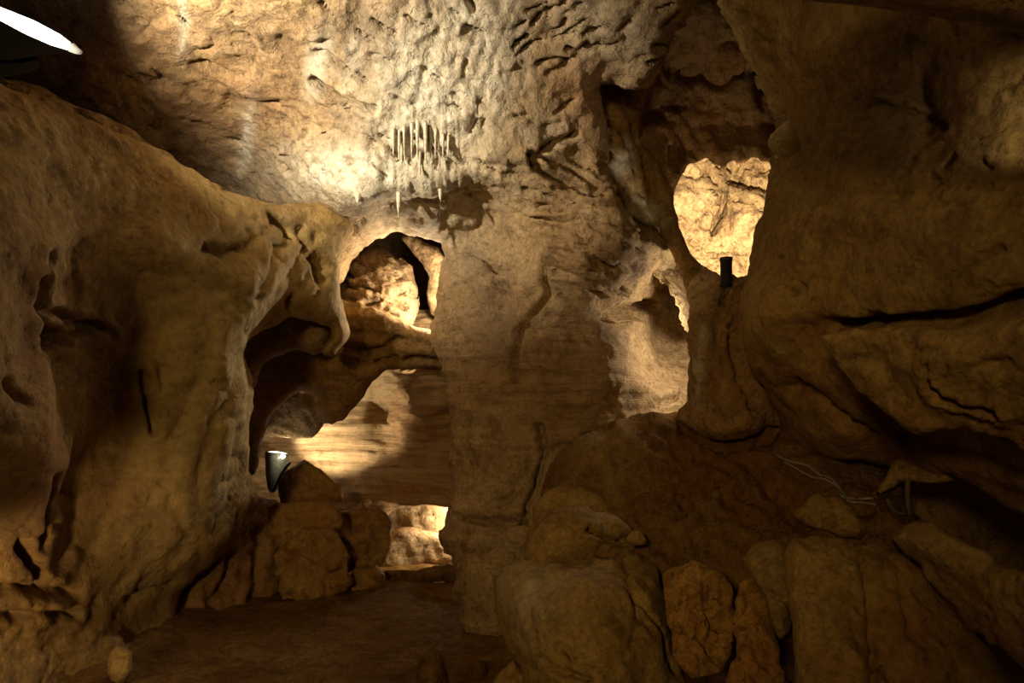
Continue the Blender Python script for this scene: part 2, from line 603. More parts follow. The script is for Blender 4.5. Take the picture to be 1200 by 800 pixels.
ceiling, wall_back = mass(
    'cave_main', OUT_MAIN, CT_MAIN, M_CEIL, step=3.0, R=0.14, T=1.0, jit=2.0, rough=(0.05, 0.024), freq=1.3, strata=0.0,
    cracks=[
        ([(240, 76), (252, 82), (268, 91)], 3.2, 0.22), ([(175, 78), (195, 92)], 1.5, 0.03),
        ([(370, 90), (385, 100), (400, 108), (420, 117), (438, 123)], 3.4, 0.22, 0.02), ([(372, 62), (395, 72), (430, 90)], 2.4, 0.10),
        ([(435, 155), (443, 166)], 2.5, 0.05), ([(471, 158), (470, 178)], 3, .09), ([(480, 152), (482, 180)], 2.5, .08), ([(487, 160), (486, 178)], 2, .08), ([(506, 168), (512, 188)], 2.5, .09), ([(503, 150), (504, 165)], 2, .07), ([(459, 172), (468, 186)], 2, .07), ([(440, 195), (452, 205)], 2.5, .05), ([(420, 190), (424, 204)], 3, .06), ([(558, 140), (550, 155)], 2.0, 0.06), ([(567, 138), (562, 150)], 2.0, 0.05),
        ([(550, 5), (556, 14)], 3, 0.08), ([(640, 15), (660, 9), (664, 0)], 2.5, 0.06), ([(626, 30), (634, 18)], 2, 0.05),
        ([(665, 60), (680, 62), (690, 55)], 3, 0.05), ([(630, 75), (650, 70), (670, 74)], 2.5, 0.04), ([(600, 55), (618, 42)], 2, 0.04),
        ([(640, 85), (670, 70), (700, 55)], 2.2, 0.03),
        ([(620, 182), (628, 196), (645, 206), (665, 214), (685, 225), (705, 232)], 3.2, 0.10, 0.02),
        ([(625, 183), (655, 190), (675, 205), (690, 218), (710, 229)], 2.2, 0.07, 0.015),
        ([(632, 178), (650, 167), (672, 156)], 3.2, 0.06, 0.01),
        ([(620, 255), (650, 262), (680, 262), (705, 265)], 2.6, 0.08, 0.02), ([(632, 240), (660, 247), (690, 255)], 2.2, 0.05, 0.01),
        ([(655, 295), (668, 300), (690, 290), (700, 300)], 2.4, 0.06, 0.015), ([(700, 302), (715, 308), (735, 305)], 2.5, 0.06, 0.015),
        ([(690, 338), (715, 336), (735, 330), (748, 318)], 3.0, 0.10, 0.02), ([(643, 305), (650, 318), (668, 318)], 3.2, 0.07, 0.01),
        ([(640, 310), (638, 330), (642, 345), (625, 365), (610, 385), (608, 400), (600, 430), (603, 445)], 3.0, 0.09, 0.015),
        ([(598, 290), (602, 330)], 3, 0.05), ([(574, 310), (592, 312)], 3, 0.10), ([(578, 325), (586, 328)], 4, 0.06),
        ([(533, 290), (560, 296), (575, 306)], 2.4, 0.06), ([(536, 335), (560, 330), (590, 333)], 2.0, 0.04),
        ([(618, 380), (640, 385), (670, 386)], 2.2, 0.04),
        ([(632, 500), (638, 530), (628, 570), (615, 612)], 3.0, 0.08, 0.02), ([(540, 606), (570, 614), (615, 612)], 3.2, 0.10, 0.02),
        ([(553, 490), (545, 520), (560, 545)], 3, 0.05, 0.01), ([(578, 490), (584, 505)], 3.5, 0.06),
        ([(708, 372), (722, 366), (745, 362), (766, 358)], 5.0, 0.20), ([(725, 380), (738, 375), (748, 370)], 4.0, 0.12),
        ([(768, 468), (780, 470), (797, 463)], 2.5, 0.08, 0.01),
    ] + FLAKES, warp=3.5,
    bumps=[(480, 120, 70, 90, 0, 0.05), (545, 120, 40, 60, 0, 0.03), (400, 195, 60, 35, 0, 0.08), (700, 240, 40, 40, 0, 0.06), (690, 295, 50, 25, 10, 0.09),
           (586, 345, 13, 45, 0, -0.12), (560, 470, 25, 60, 0, 0.05), (590, 540, 30, 50, 0, 0.06), (650, 400, 70, 20, 0, 0.04), (760, 40, 45, 45, 0, 0.06), (655, 120, 50, 40, 0, 0.05),
           (575, 690, 30, 70, 0, 0.08), (450, 245, 25, 14, 0, -0.10), (500, 238, 22, 10, 0, -0.07), (548, 232, 20, 9, 0, -0.06),
           (555, 165, 28, 25, 0, -0.05)],
    flutes=[(500, 170, 60, 55, 4, 0.016, 9), (380, 190, 60, 40, 10, 0.02, 16), (350, 160, 40, 30, 8, 0.02, 9), (560, 60, 50, 80, 20, 0.008, 15)],
    calcite=[(500, 130, 70, 130, 0, 1.0), (440, 205, 120, 42, 0, 1.0), (560, 80, 50, 120, 15, 0.75), (215, 25, 6, 40, 0, 0.8), (288, 165, 9, 45, 8, 1.0),
             (375, 70, 14, 40, 10, 0.8), (415, 70, 14, 40, 10, 0.7), (700, 30, 60, 60, 0, 0.4), (640, 150, 45, 30, 0, 0.35), (545, 10, 40, 60, 0, 0.8),
             ],
    iron=[(250, 120, 90, 60, 0, 0.28), (120, 70, 80, 50, 20, 0.5), (680, 110, 40, 60, 0, 0.45), (690, 280, 60, 60, 0, 0.2), (660, 460, 90, 90, 0, 0.35)],
    stain=[(410, 30, 50, 50, 0, 0.8), (300, 40, 70, 40, 20, 0.45), (410, 60, 40, 30, 0, 0.7), (470, 100, 18, 30, 0, 0.5), (590, 40, 25, 50, 0, .5), (90, 30, 80, 40, 20, 0.5),
           (765, 40, 22, 25, 0, 0.6), (580, 370, 22, 60, 0, 0.45), (420, 150, 30, 20, 0, .4)],  # the tall narrow patch darkens the left part of the pillar
    band=[(670, 450, 90, 90, 0, 1.0), (560, 420, 60, 120, 0, .7), (700, 270, 60, 60, 20, .5)], crag=0.03,
    disp=lambda X, u, v: (0.024 * np.clip((v - 300) / 80, 0, 1) * fbm(np.stack([X[:, 0] * .5, X[:, 1] * .5, (X[:, 2] + .06 * fbm(X, 1.0, 2)) * 9], 1), 1.0, 3, .6, 4)
                          + 0.016 * np.clip((170 - np.hypot((u - 480) * .8, v - 130)) / 90, 0, 1) * ridged(X, 7.0, 4, .65, 2, (1, 1, .45))
                          + 0.035 * np.clip((130 - np.hypot(u - 690, (v - 270) * .9)) / 60, 0, 1)
                          * ridged(np.stack([X[:, 0] * .8 - X[:, 2] * .5, X[:, 1], X[:, 2] * 2.6 + X[:, 0] * .9], 1), 2.2, 3, .5, 7)),
    split=[('ceiling', M_CEIL, ceil_mask), ('wall_back', M_CEIL, lambda u, v: ~ceil_mask(u, v))])
tag(ceiling, 'pale lamplit limestone ceiling with white dripping flowstone', 'ceiling', kind='structure')
tag(wall_back, 'banded ochre limestone wall running down into the central pillar', 'wall', kind='structure')

# ---- left wall
wall_left = mass(
    'wall_left',
    [(-170, 30), (-40, 82), (0, 100), (20, 110), (60, 127), (100, 143), (150, 163), (190, 183), (230, 205), (260, 222), (290, 233), (320, 240), (350, 240),
     (385, 236), (415, 243), (414, 265), (402, 290), (393, 320), (394, 345), (402, 365), (410, 385), (407, 400), (395, 412), (383, 418), (375, 410), (385, 396),
     (388, 386), (372, 379), (350, 373), (338, 370), (325, 378), (305, 388), (283, 398), (277, 406), (278, 420), (284, 432), (290, 446), (289, 470),
     (288, 500), (291, 540), (299, 565), (305, 588), (298, 605), (270, 640), (237, 668), (207, 690), (200, 715), (208, 740), (195, 790), (185, 870), (-170, 870)],
    [(-160, 60, 2.4), (0, 100, 3.0), (0, 250, 2.75), (-150, 300, 2.2), (0, 420, 2.75), (100, 200, 3.45), (200, 260, 3.95), (300, 260, 4.7), (390, 250, 5.35), (390, 320, 5.3), (400, 400, 5.4),
     (110, 400, 3.7), (165, 400, 4.05), (220, 400, 4.2), (288, 420, 4.75), (290, 540, 4.85), (200, 540, 4.25), (160, 520, 4.1), (100, 520, 3.65), (0, 560, 3.1), (-150, 560, 2.5), (60, 660, 3.5), (140, 680, 4.2),
     (230, 650, 4.8), (290, 600, 5.1), (200, 710, 4.9), (100, 760, 4.0), (0, 720, 3.3), (180, 830, 4.4), (0, 850, 3.3), (-150, 800, 2.6)],
    M_LEFT, step=3.5, R=0.22, T=0.9, jit=0.9, rough=(0.06, 0.012), freq=1.2,
    cracks=[([(42, 330), (50, 362), (70, 392), (85, 402)], 5, 0.07, .03), ([(72, 402), (92, 398), (112, 392)], 6, 0.10), ([(55, 365), (90, 375), (125, 388)], 4, 0.04, .02), ([(163, 432), (168, 455), (174, 490), (178, 505)], 3.5, 0.05, 0.03),
            ([(155, 702), (175, 692), (196, 684)], 2.2, 0.04), ([(318, 258), (332, 262), (342, 275)], 6, 0.09), ([(368, 300), (378, 312), (374, 325)], 6, 0.09),
            ([(352, 270), (358, 290)], 3, 0.05), ([(335, 362), (342, 350)], 4, 0.04), ([(60, 560), (66, 600), (60, 640)], 7, 0.06), ([(30, 640), (42, 660), (60, 690)], 8, 0.08), ([(230, 290), (248, 296), (268, 292)], 5, .05),
            ([(20, 455), (24, 470)], 8, 0.08), ([(60, 300), (45, 330)], 5, .04, .02), ([(0, 690), (30, 690), (60, 700), (95, 695)], 5, .05, .02), ([(0, 725), (40, 722), (90, 720)], 4, .04, .02)],
    bumps=[(240, 480, 55, 160, 10, 0.16), (300, 330, 60, 40, -35, 0.08), (130, 560, 40, 90, 10, -0.12), (60, 420, 70, 60, 0, -0.08), (120, 640, 60, 60, 0, -0.06),
           (120, 760, 40, 25, 0, .06), (140, 775, 14, 18, 0, .08), (35, 530, 40, 60, 0, .08), (110, 160, 60, 10, 22, 0.03), (200, 300, 70, 30, 20, .08)],
    flutes=[(235, 480, 70, 170, 12, 0.022, 34), (320, 310, 60, 70, 45, 0.018, 24), (60, 710, 80, 40, 60, 0.012, 22), (140, 690, 70, 60, 40, .016, 26)],
    calcite=[(240, 450, 65, 230, 8, 1.0), (330, 310, 60, 60, 0, 0.7), (170, 670, 70, 60, 20, 0.6)],
    iron=[(50, 560, 90, 150, 0, 0.7), (40, 380, 110, 120, 0, 0.5), (250, 620, 60, 40, -35, .2), (-50, 500, 80, 200, 0, .4)],
    stain=[(240, 290, 40, 16, 0, .5), (40, 610, 40, 30, 0, .4), (80, 650, 30, 25, 0, .4), (330, 262, 25, 20, 0, .7)])
tag(wall_left, 'smooth ochre flowstone wall flaring down to the path', 'wall', kind='structure')

ledge = mass('ceiling_ledge', [(-60, 60), (-10, 86), (12, 92), (40, 100), (66, 112), (92, 124), (120, 134), (150, 150), (176, 166), (205, 185), (240, 208), (250, 260), (100, 240), (-60, 180)],
             [(-40, 80, 3.9), (20, 100, 4.0), (100, 135, 4.25), (180, 180, 4.5), (240, 220, 4.7), (100, 220, 4.3)], M_CRUST, step=3, R=.12, T=.3, rough=(.03, .02), freq=3, crag=.04)
tag(ledge, 'lamplit cream rock ledge behind the rim of the left wall', 'ceiling', kind='structure')

# ---- right wall
wall_right = mass(
    'wall_right',
    [(838, -170), (836, 0), (850, 22), (866, 45), (879, 70), (891, 95), (902, 120), (907, 150), (906, 190), (899, 230), (891, 260), (888, 295), (882, 325),
     (868, 345), (865, 362), (871, 390), (879, 420), (884, 440), (897, 458), (908, 485), (922, 515), (935, 530), (960, 540), (990, 548), (1015, 541), (1040, 548),
     (1075, 563), (1110, 566), (1140, 573), (1165, 580), (1190, 598), (1240, 625), (1400, 690), (1400, -170)],
    [(845, -100, 3.9), (850, 0, 4.2), (905, 150, 4.5), (888, 300, 4.3), (870, 360, 4.2), (915, 480, 4.5), (950, 60, 3.7), (1000, 150, 3.45), (940, 250, 3.8), (1000, 320, 3.35), (1000, -120, 3.2), (1200, -120, 2.4), (1200, 0, 2.55),
     (1200, 200, 2.55), (1100, 320, 2.85), (1200, 350, 2.5), (1380, 100, 2.0), (1380, 350, 2.0), (960, 450, 3.9), (1000, 500, 3.9), (1040, 540, 4.1), (1120, 560, 3.6), (1200, 600, 3.1), (1200, 520, 2.9), (1200, 420, 2.75), (1380, 600, 2.4)],
    M_RIGHT, step=3.5, R=0.28, T=0.9, jit=0.9, rough=(0.06, 0.014), freq=1.3,
    cracks=[([(972, 387), (1000, 383), (1040, 381), (1075, 381), (1110, 378), (1150, 369), (1200, 358), (1300, 342)], 7, 0.35),
            ([(935, 450), (960, 470), (990, 490), (1020, 510)], 8, 0.06), ([(1005, 115), (1040, 122), (1065, 130), (1090, 142), (1105, 150)], 3, 0.03, .01),
            ([(1070, 80), (1072, 110), (1085, 135)], 8, 0.02), ([(1048, 236), (1058, 232), (1072, 230)], 2.5, .025), ([(1092, 232), (1112, 238), (1130, 242)], 2.5, .025), ([(1112, 192), (1122, 186)], 2.5, .03),
            ([(1158, 190), (1162, 194)], 3, .03), ([(1158, 216), (1162, 214)], 3, .03), ([(1096, 205), (1102, 210)], 3, .03), ([(905, 140), (918, 150), (930, 175)], 9, .10), ([(905, 180), (915, 184)], 4, .06),
            ([(935, 345), (945, 338)], 5, .05), ([(1120, 480), (1150, 500), (1200, 515)], 4, .05, .01), ([(1060, 510), (1120, 530), (1200, 560)], 5, .05, .02), ([(1150, 300), (1165, 290)], 5, .04)],
    bumps=[(920, 330, 40, 60, 10, .10), (930, 200, 25, 60, -15, .06), (1000, 200, 60, 60, 0, .08), (915, 410, 25, 60, -10, .06), (960, 400, 25, 25, 0, -.08), (1090, 110, 40, 60, 0, -.07), (960, 60, 40, 30, 30, .05)],
    flutes=[(1000, 130, 90, 60, 85, .012, 13), (900, 60, 40, 60, -40, .014, 16), (920, 230, 30, 60, 0, .012, 12)],
    calcite=[(990, 30, 60, 40, 0, .35), (960, 150, 60, 60, 0, .3), (890, 340, 15, 30, 0, .3)],
    stain=[(1090, 110, 40, 50, 0, .5), (1130, 290, 70, 50, 0, .35), (1100, 200, 80, 40, 0, .3)],
    iron=[(930, 470, 60, 50, 40, .6), (1080, 530, 140, 40, 15, .6), (950, 380, 30, 30, 0, .5), (1090, 120, 50, 60, 0, .4), (1180, 560, 80, 30, 15, .6)])
tag(wall_right, 'massive ochre limestone wall bulging over a deep horizontal crack', 'wall', kind='structure')

# ---- alcove with the column
wall_alcove = mass(
    'wall_alcove',
    [(680, -80), (880, -80), (905, 60), (940, 120), (940, 187), (905, 189), (893, 190), (880, 185), (868, 191), (858, 187), (850, 196), (847, 206), (843, 190), (832, 186), (818, 190), (808, 194),
     (807, 187), (804, 196), (797, 208), (790, 226), (789, 245), (796, 262), (804, 282), (814, 302), (828, 314), (842, 322), (860, 322), (890, 318), (940, 330), (940, 500), (905, 497), (880, 511),
     (850, 518), (825, 513), (803, 500), (792, 488), (797, 478), (808, 465), (803, 440), (806, 410), (809, 385), (806, 350), (797, 318), (785, 292), (770, 270),
     (745, 252), (690, 250)],
    [(690, 0, 5.6), (718, 120, 5.45), (745, 115, 5.65), (760, 60, 6.0), (820, 20, 5.9), (820, 130, 6.5), (870, 130, 6.5), (890, 60, 6.2), (920, 160, 6.5), (850, 185, 6.4), (800, 190, 6.3), (728, 200, 5.65), (765, 210, 6.0),
     (790, 245, 5.9), (760, 255, 6.0), (800, 300, 5.6), (812, 330, 5.35), (850, 330, 5.15), (900, 330, 5.1), (830, 400, 4.85), (808, 420, 5.0), (880, 420, 4.9), (850, 480, 4.7), (810, 490, 4.9), (900, 490, 4.8), (700, 260, 5.6)],
    M_BROWN, step=3.0, R=0.12, T=0.14, jit=1.1, rough=(0.06, 0.03), freq=1.7,
    holes=[[(795, 88), (799, 82), (812, 76), (826, 72), (840, 66), (848, 52), (858, 47), (866, 50), (871, 64), (874, 80), (868, 87), (856, 92), (846, 102), (834, 98), (826, 88), (812, 90)], [(880, 78), (886, 82), (896, 104), (893, 110), (886, 96)]],
    cracks=[([(850, 340), (843, 380), (838, 430), (846, 480)], 6, .05), ([(865, 380), (868, 430), (880, 470)], 7, .06)],
    bumps=[(740, 115, 16, 30, 0, .08), (770, 130, 14, 22, 20, -.15), (755, 230, 25, 30, 0, -.08), (840, 140, 35, 30, 0, .08), (828, 430, 14, 60, 0, .06), (850, 495, 40, 14, 0, .05)],
    flutes=[(755, 170, 40, 80, -30, .03, 16)],
    calcite=[(722, 190, 14, 28, 40, .9), (745, 165, 24, 8, -25, .7), (745, 120, 10, 16, 30, .5), (742, 262, 26, 24, 30, 1.0), (760, 250, 22, 12, 30, .8), (825, 430, 7, 45, 5, .5)],
    iron=[(830, 150, 90, 60, 0, .7), (860, 420, 50, 90, 0, .5), (800, 60, 60, 60, 0, .6)],
    stain=[(757, 262, 20, 16, 0, .6)])
tag(wall_alcove, 'dark brown rock bowl and column between the back wall and right wall', 'wall', kind='structure')

wall_rib = mass('wall_rib', [(700, 225), (722, 215), (748, 232), (775, 255), (800, 285), (815, 320), (820, 360), (816, 392), (804, 392), (797, 371), (787, 348), (776, 332), (760, 319), (746, 305), (731, 282), (715, 258)],
                [(735, 290, 5.85), (760, 322, 5.9), (795, 368, 5.95), (712, 240, 5.9), (745, 240, 6.45), (785, 275, 6.6), (810, 330, 6.6), (815, 380, 6.5), (765, 290, 6.15), (790, 330, 6.2)],
                M_CRUST, step=2.5, R=0.05, T=0.12, jit=1.0, rough=(.03, .02), freq=3, crag=.02, stain=[(752, 262, 22, 18, 0, .8), (735, 245, 20, 14, 0, .6)])
tag(wall_rib, 'pale pitted rib of rock edging the alcove, lit from behind the column', 'wall', kind='structure')

# ---- brightly lit chamber seen through the alcove
wall_chamber = mass(
    'wall_chamber', [(750, 10), (900, 10), (960, 120), (960, 380), (760, 380), (740, 200)],
    [(750, 50, 8.4), (840, 80, 7.85), (900, 60, 8.2), (818, 230, 8.0), (848, 230, 8.4), (878, 240, 8.0), (800, 330, 7.9), (880, 330, 7.7), (950, 200, 8.2), (760, 250, 8.2)],
    M_CRUST, step=3.0, R=0.2, T=0.6, rough=(0.07, 0.07), freq=2.4, ledge=0.05, crag=0.06,
    cracks=[([(848, 180), (850, 205), (848, 228), (842, 250), (838, 272)], 3, 0.25), ([(810, 285), (840, 292), (885, 300)], 4, .08), ([(858, 210), (880, 225), (900, 222)], 4, .10), ([(800, 84), (820, 80), (838, 70)], 2.5, .06), ([(835, 95), (848, 82), (862, 62)], 2.5, .08, .03), ([(826, 78), (845, 88), (865, 84)], 2.5, .06, .03)],
    bumps=[(818, 225, 26, 40, 0, .15), (872, 250, 24, 40, 0, .15), (842, 85, 30, 14, 0, .05)],
    )
tag(wall_chamber, 'cream crusty rock of the brightly lit chamber behind the alcove', 'wall', kind='structure')

# ---- recesses left of the pillar
wall_strata = mass(
    'wall_strata', [(270, 360), (570, 360), (570, 592), (528, 592), (500, 590), (470, 593), (455, 600), (440, 640), (430, 700), (300, 700), (270, 560)],
    [(280, 380, 7.6), (440, 400, 7.9), (560, 400, 7.6), (430, 480, 7.9), (464, 480, 7.75), (484, 480, 7.1), (455, 545, 7.15), (440, 430, 7.8), (470, 440, 7.1), (500, 500, 6.9), (520, 590, 7.0), (400, 540, 7.5), (320, 500, 7.7), (330, 600, 7.0), (420, 600, 7.3), (400, 690, 6.8), (470, 590, 7.3)],
    M_STRATA, step=3.0, R=0.10, T=0.7, rough=(0.03, 0.015), freq=1.6, strata=0.07,
    cracks=[([(430, 425), (490, 424)], 2, .15), ([(478, 445), (485, 480), (470, 520)], 4, .03)],
    bumps=[(485, 500, 18, 60, 0, .12), (470, 560, 50, 18, 0, .08)],
    iron=[(490, 500, 30, 60, 0, .6), (470, 570, 60, 25, 0, .4), (340, 490, 40, 30, 0, .5)])  # right-hand patches put the shade of the dim side into the colour
tag(wall_strata, 'thinly layered limestone wall lit by the niche lamp', 'wall', kind='structure')

wall_recess = mass(
    'wall_recess',
    [(255, 350), (420, 350), (500, 388), (540, 395), (540, 428), (470, 432), (450, 434), (444, 441), (436, 450), (428, 461), (420, 473), (408, 487), (397, 495), (385, 498), (376, 494), (377, 480),
     (372, 466), (355, 457), (338, 465), (324, 479), (315, 493), (309, 512), (304, 535), (297, 560), (255, 570)],
    [(270, 380, 6.0), (400, 400, 6.2), (520, 410, 6.3), (440, 430, 6.4), (400, 490, 6.45), (340, 460, 6.4), (300, 530, 6.2), (350, 425, 6.35)],
    M_BROWN, step=3.0, R=0.12, T=0.15, rough=(0.04, 0.02), freq=2.0, strata=0.035,
    cracks=[([(440, 424), (520, 423)], 1.8, .10), ([(400, 408), (440, 412), (470, 400)], 2.5, .06)], iron=[(350, 440, 80, 50, 0, .4)])
tag(wall_recess, 'dark overhanging roof of the recess beside the left wall', 'wall', kind='structure')

wall_arch = mass(
    'wall_arch', [(262, 400), (300, 355), (370, 352), (392, 372), (390, 390), (384, 404), (376, 413), (366, 414), (345, 411), (325, 416), (309, 426), (302, 440), (301, 449), (297, 456), (293, 448), (284, 440), (270, 440)],
    [(280, 400, 5.5), (340, 390, 5.65), (400, 390, 5.8), (300, 440, 5.6)], M_BROWN, step=3.0, R=0.12, T=0.25, rough=(0.03, 0.015), freq=2.2,
    calcite=[(298, 440, 5, 10, 0, .7), (350, 395, 40, 14, 0, .25)], iron=[(350, 390, 50, 25, 0, .5)])
tag(wall_arch, 'brown rock arch hooked under the left wall', 'wall', kind='structure')

# passage beyond
wall_passage = mass(
    'wall_passage', [(420, 560), (620, 560), (620, 740), (420, 740)], [(440, 600, 8.0), (520, 600, 7.7), (600, 600, 7.5), (500, 640, 7.9), (500, 700, 7.9)],
    M_CRUST, step=4.0, R=0.1, T=0.5, rough=(0.05, 0.03), freq=2.0, strata=.05)
tag(wall_passage, 'cream rock at the end of the low passage', 'wall', kind='structure')

wall_footing = mass(
    'wall_footing', [(175, 800), (185, 720), (205, 680), (260, 635), (300, 580), (325, 585), (338, 610), (340, 650), (332, 690), (300, 715), (262, 738), (235, 770), (215, 830)],
    [(200, 720, 5.1), (270, 660, 5.5), (320, 600, 6.0), (330, 670, 6.0), (220, 780, 4.7), (190, 800, 4.5)], M_BROWN, step=3.5, R=0.2, T=0.5, rough=(0.06, 0.03), freq=2.0,
    iron=[(270, 670, 60, 60, 0, .6)], cracks=[([(275, 650), (262, 690), (240, 720)], 5, .06), ([(300, 620), (305, 660), (300, 700)], 5, .06)])
tag(wall_footing, 'dark rough footing under the flare of the left wall', 'wall', kind='structure')


wall_undercut = mass('wall_undercut', [(980, 480), (1420, 480), (1420, 820), (1100, 820), (1000, 680)], [(1000, 560, 5.1), (1200, 600, 5.2), (1400, 650, 5.0), (1200, 800, 4.6)], M_BROWN, step=6.0, R=.2, T=.5)
tag(wall_undercut, 'rock at the back of the undercut below the right wall', 'wall', kind='structure')
overhang = mass('ceiling_overhang', [(872, -170), (878, -20), (905, 0), (960, 2), (1040, 10), (1120, 22), (1200, 40), (1420, 80), (1420, -170)], [(900, -40, 1.75), (1100, -60, 1.6), (1300, -20, 1.5)], M_BROWN, step=6.0, R=.18, T=.5, jit=0, crag=0, rough=(.03, .004), warp=0)  # rock added to stand in for a dark fade at the top right
tag(overhang, 'smooth overhanging rock added for the dark fade above the right wall', 'ceiling', kind='structure')

# ---- floor
def build_floor():
    x = np.arange(-5.2, 3.6, 0.035)
    y = np.arange(-2.5, 9.6, 0.035)
    Xg, Yg = np.meshgrid(x, y)
    p = np.stack([Xg.ravel(), Yg.ravel(), np.zeros(Xg.size)], 1)
    z = 0.035 * fbm(p, 0.9, 3, .5, 3) + 0.012 * fbm(p, 5.0, 4, .55, 9)
    z += 0.010 * fbm(p, 1.2, 3, .5, 5, aniso=(4.5, .7, 1))
    # banks at both sides of the trodden path
    cx = -1.15 - 0.07 * (p[:, 1] - 4.5)
    off = np.abs(p[:, 0] - cx)
    z += 0.18 * np.clip((off - 0.75) / 1.2, 0, 1) ** 1.5
    # lip at the end of the path, a hollow and the rise into the passage
    z -= 0.12 * np.clip((p[:, 1] - 6.3 - 0.06 * fbm(p, 2.0, 2)) / 0.16, 0, 1)
    z += 0.03 * np.exp(-((p[:, 1] - 6.2) / 0.15) ** 2)
    z += 0.02 * ridged(p, 2.5, 3, .5, 8) * np.clip((off - 0.6) / .8, 0, 1)
    V_ = np.c_[p[:, :2], z]
    ny, nx = Xg.shape
    i = np.arange(nx * ny).reshape(ny, nx)
    Q = np.stack([i[:-1, :-1], i[:-1, 1:], i[1:, 1:], i[1:, :-1]], -1).reshape(-1, 4)
    o = mesh_obj('floor', V_, Q, M_EARTH)
    for a in ('calcite', 'iron', 'stain'):
        set_attr(o.data, a, np.zeros(len(V_)) if a != 'iron' else 0.4 * np.clip(fbm(p, .8, 2), 0, 1))
    return tag(o, 'trodden brown earth path winding between the rocks', 'floor', kind='structure')


floor = build_floor()


# ---- the rest of the cave round and behind the visitor
def build_shell():
    nt_, np_ = 120, 80
    th = np.linspace(0, 2 * math.pi, nt_, endpoint=False)
    ph = np.linspace(0.02, math.pi - 0.02, np_)
    T_, Ph = np.meshgrid(th, ph)
    dirs = np.stack([np.sin(Ph) * np.cos(T_), np.sin(Ph) * np.sin(T_), np.cos(Ph)], -1).reshape(-1, 3)
    r = 1 + 0.10 * fbm(dirs, 2.2, 4, .5, 1)
    V_ = dirs * r[:, None] * np.array([5.6, 8.2, 4.6]) + np.array([-0.3, 4.0, 1.8])
    i = np.arange(nt_ * np_).reshape(np_, nt_)
    j = np.roll(i, -1, axis=1)
    Q = np.stack([i[:-1], i[1:], j[1:], j[:-1]], -1).reshape(-1, 4)
    o = mesh_obj('wall_outer', V_, Q, M_BROWN)
    return tag(o, 'dark brown rock of the cave far behind the openings', 'wall', kind='structure')


build_shell()

# ================================================================== ROCKS
def boulder(name, outline, ctrl, mat, label, cat='boulder', group=None, R=0.3, T=0.18, rough=(0.05, 0.02), freq=2.0, step=3.5, **kw):
    o = mass(name, outline, ctrl, mat, step=step, R=R, T=T, rough=rough, freq=freq, seed=int(outline[0][0] * 3 + outline[0][1]) % 9973, **kw)
    return tag(o, label, cat, group)


# ledge slab on the right wall
boulder('rock_slab', [(962, 394), (975, 389), (1000, 385), (1075, 382), (1110, 385), (1150, 377), (1200, 369), (1400, 340), (1400, 600), (1200, 522), (1160, 514), (1115, 502), (1078, 510), (1052, 500), (1030, 481), (1010, 459), (988, 430)],
        [(965, 395, 3.05), (1050, 400, 2.7), (1100, 440, 2.52), (1200, 390, 2.2), (1200, 500, 2.3), (1050, 490, 2.85), (1380, 450, 1.8)], M_RIGHT,
        'thick angular ledge slab below the horizontal crack in the right wall', 'rock slab', R=0.06, T=0.5, rough=(.03, .014),
        cracks=[([(1092, 428), (1093, 452), (1110, 468), (1140, 481), (1168, 488)], 3.5, .06, .02), ([(1140, 435), (1180, 425)], 4, .02)],
        bumps=[(1150, 500, 60, 14, 10, -.06)], iron=[(1060, 490, 60, 20, 20, .5), (1180, 510, 60, 20, 10, .6)], flutes=[(1100, 420, 90, 40, 88, .006, 12)])

# slope of earth and rubble under the alcove column
slope = mass('wall_slope', [(630, 600), (640, 560), (652, 535), (680, 517), (708, 507), (738, 491), (775, 481), (795, 478), (815, 470), (900, 470), (960, 500), (1010, 540), (1055, 560), (1075, 620), (1090, 720), (960, 760), (800, 760), (700, 720), (640, 660)],
             [(660, 530, 4.75), (720, 520, 4.8), (790, 485, 5.05), (880, 490, 5.0), (760, 560, 4.45), (840, 560, 4.55), (920, 540, 4.6), (800, 620, 4.05), (900, 632, 3.85), (650, 610, 4.4), (680, 690, 4.25), (740, 730, 4.1), (820, 730, 3.95), (900, 720, 3.85), (1000, 720, 3.75), (660, 650, 4.35), (1000, 570, 4.2), (1040, 640, 3.6), (1100, 600, 3.9), (1080, 700, 3.6)],
             M_EARTH, step=3.5, R=0.25, T=0.6, rough=(0.06, 0.035), freq=2.2,
             bumps=[(740, 520, 50, 30, -20, .10), (690, 545, 40, 25, -20, .08), (840, 590, 60, 6, -37, .07), (830, 625, 35, 10, -5, .05), (720, 500, 10, 60, 0, .04)],
             cracks=[([(795, 490), (820, 512), (850, 522), (880, 516), (910, 500)], 6, .12), ([(880, 545), (910, 580), (930, 600)], 6, .04)],
             calcite=[(725, 530, 12, 60, 8, .4), (690, 530, 40, 30, 0, .35), (842, 588, 60, 4, -37, .28)], iron=[(850, 540, 90, 60, 0, .6), (900, 580, 60, 60, 0, .5)])
tag(slope, 'earthy rubble slope rising under the alcove column', 'slope', kind='structure')

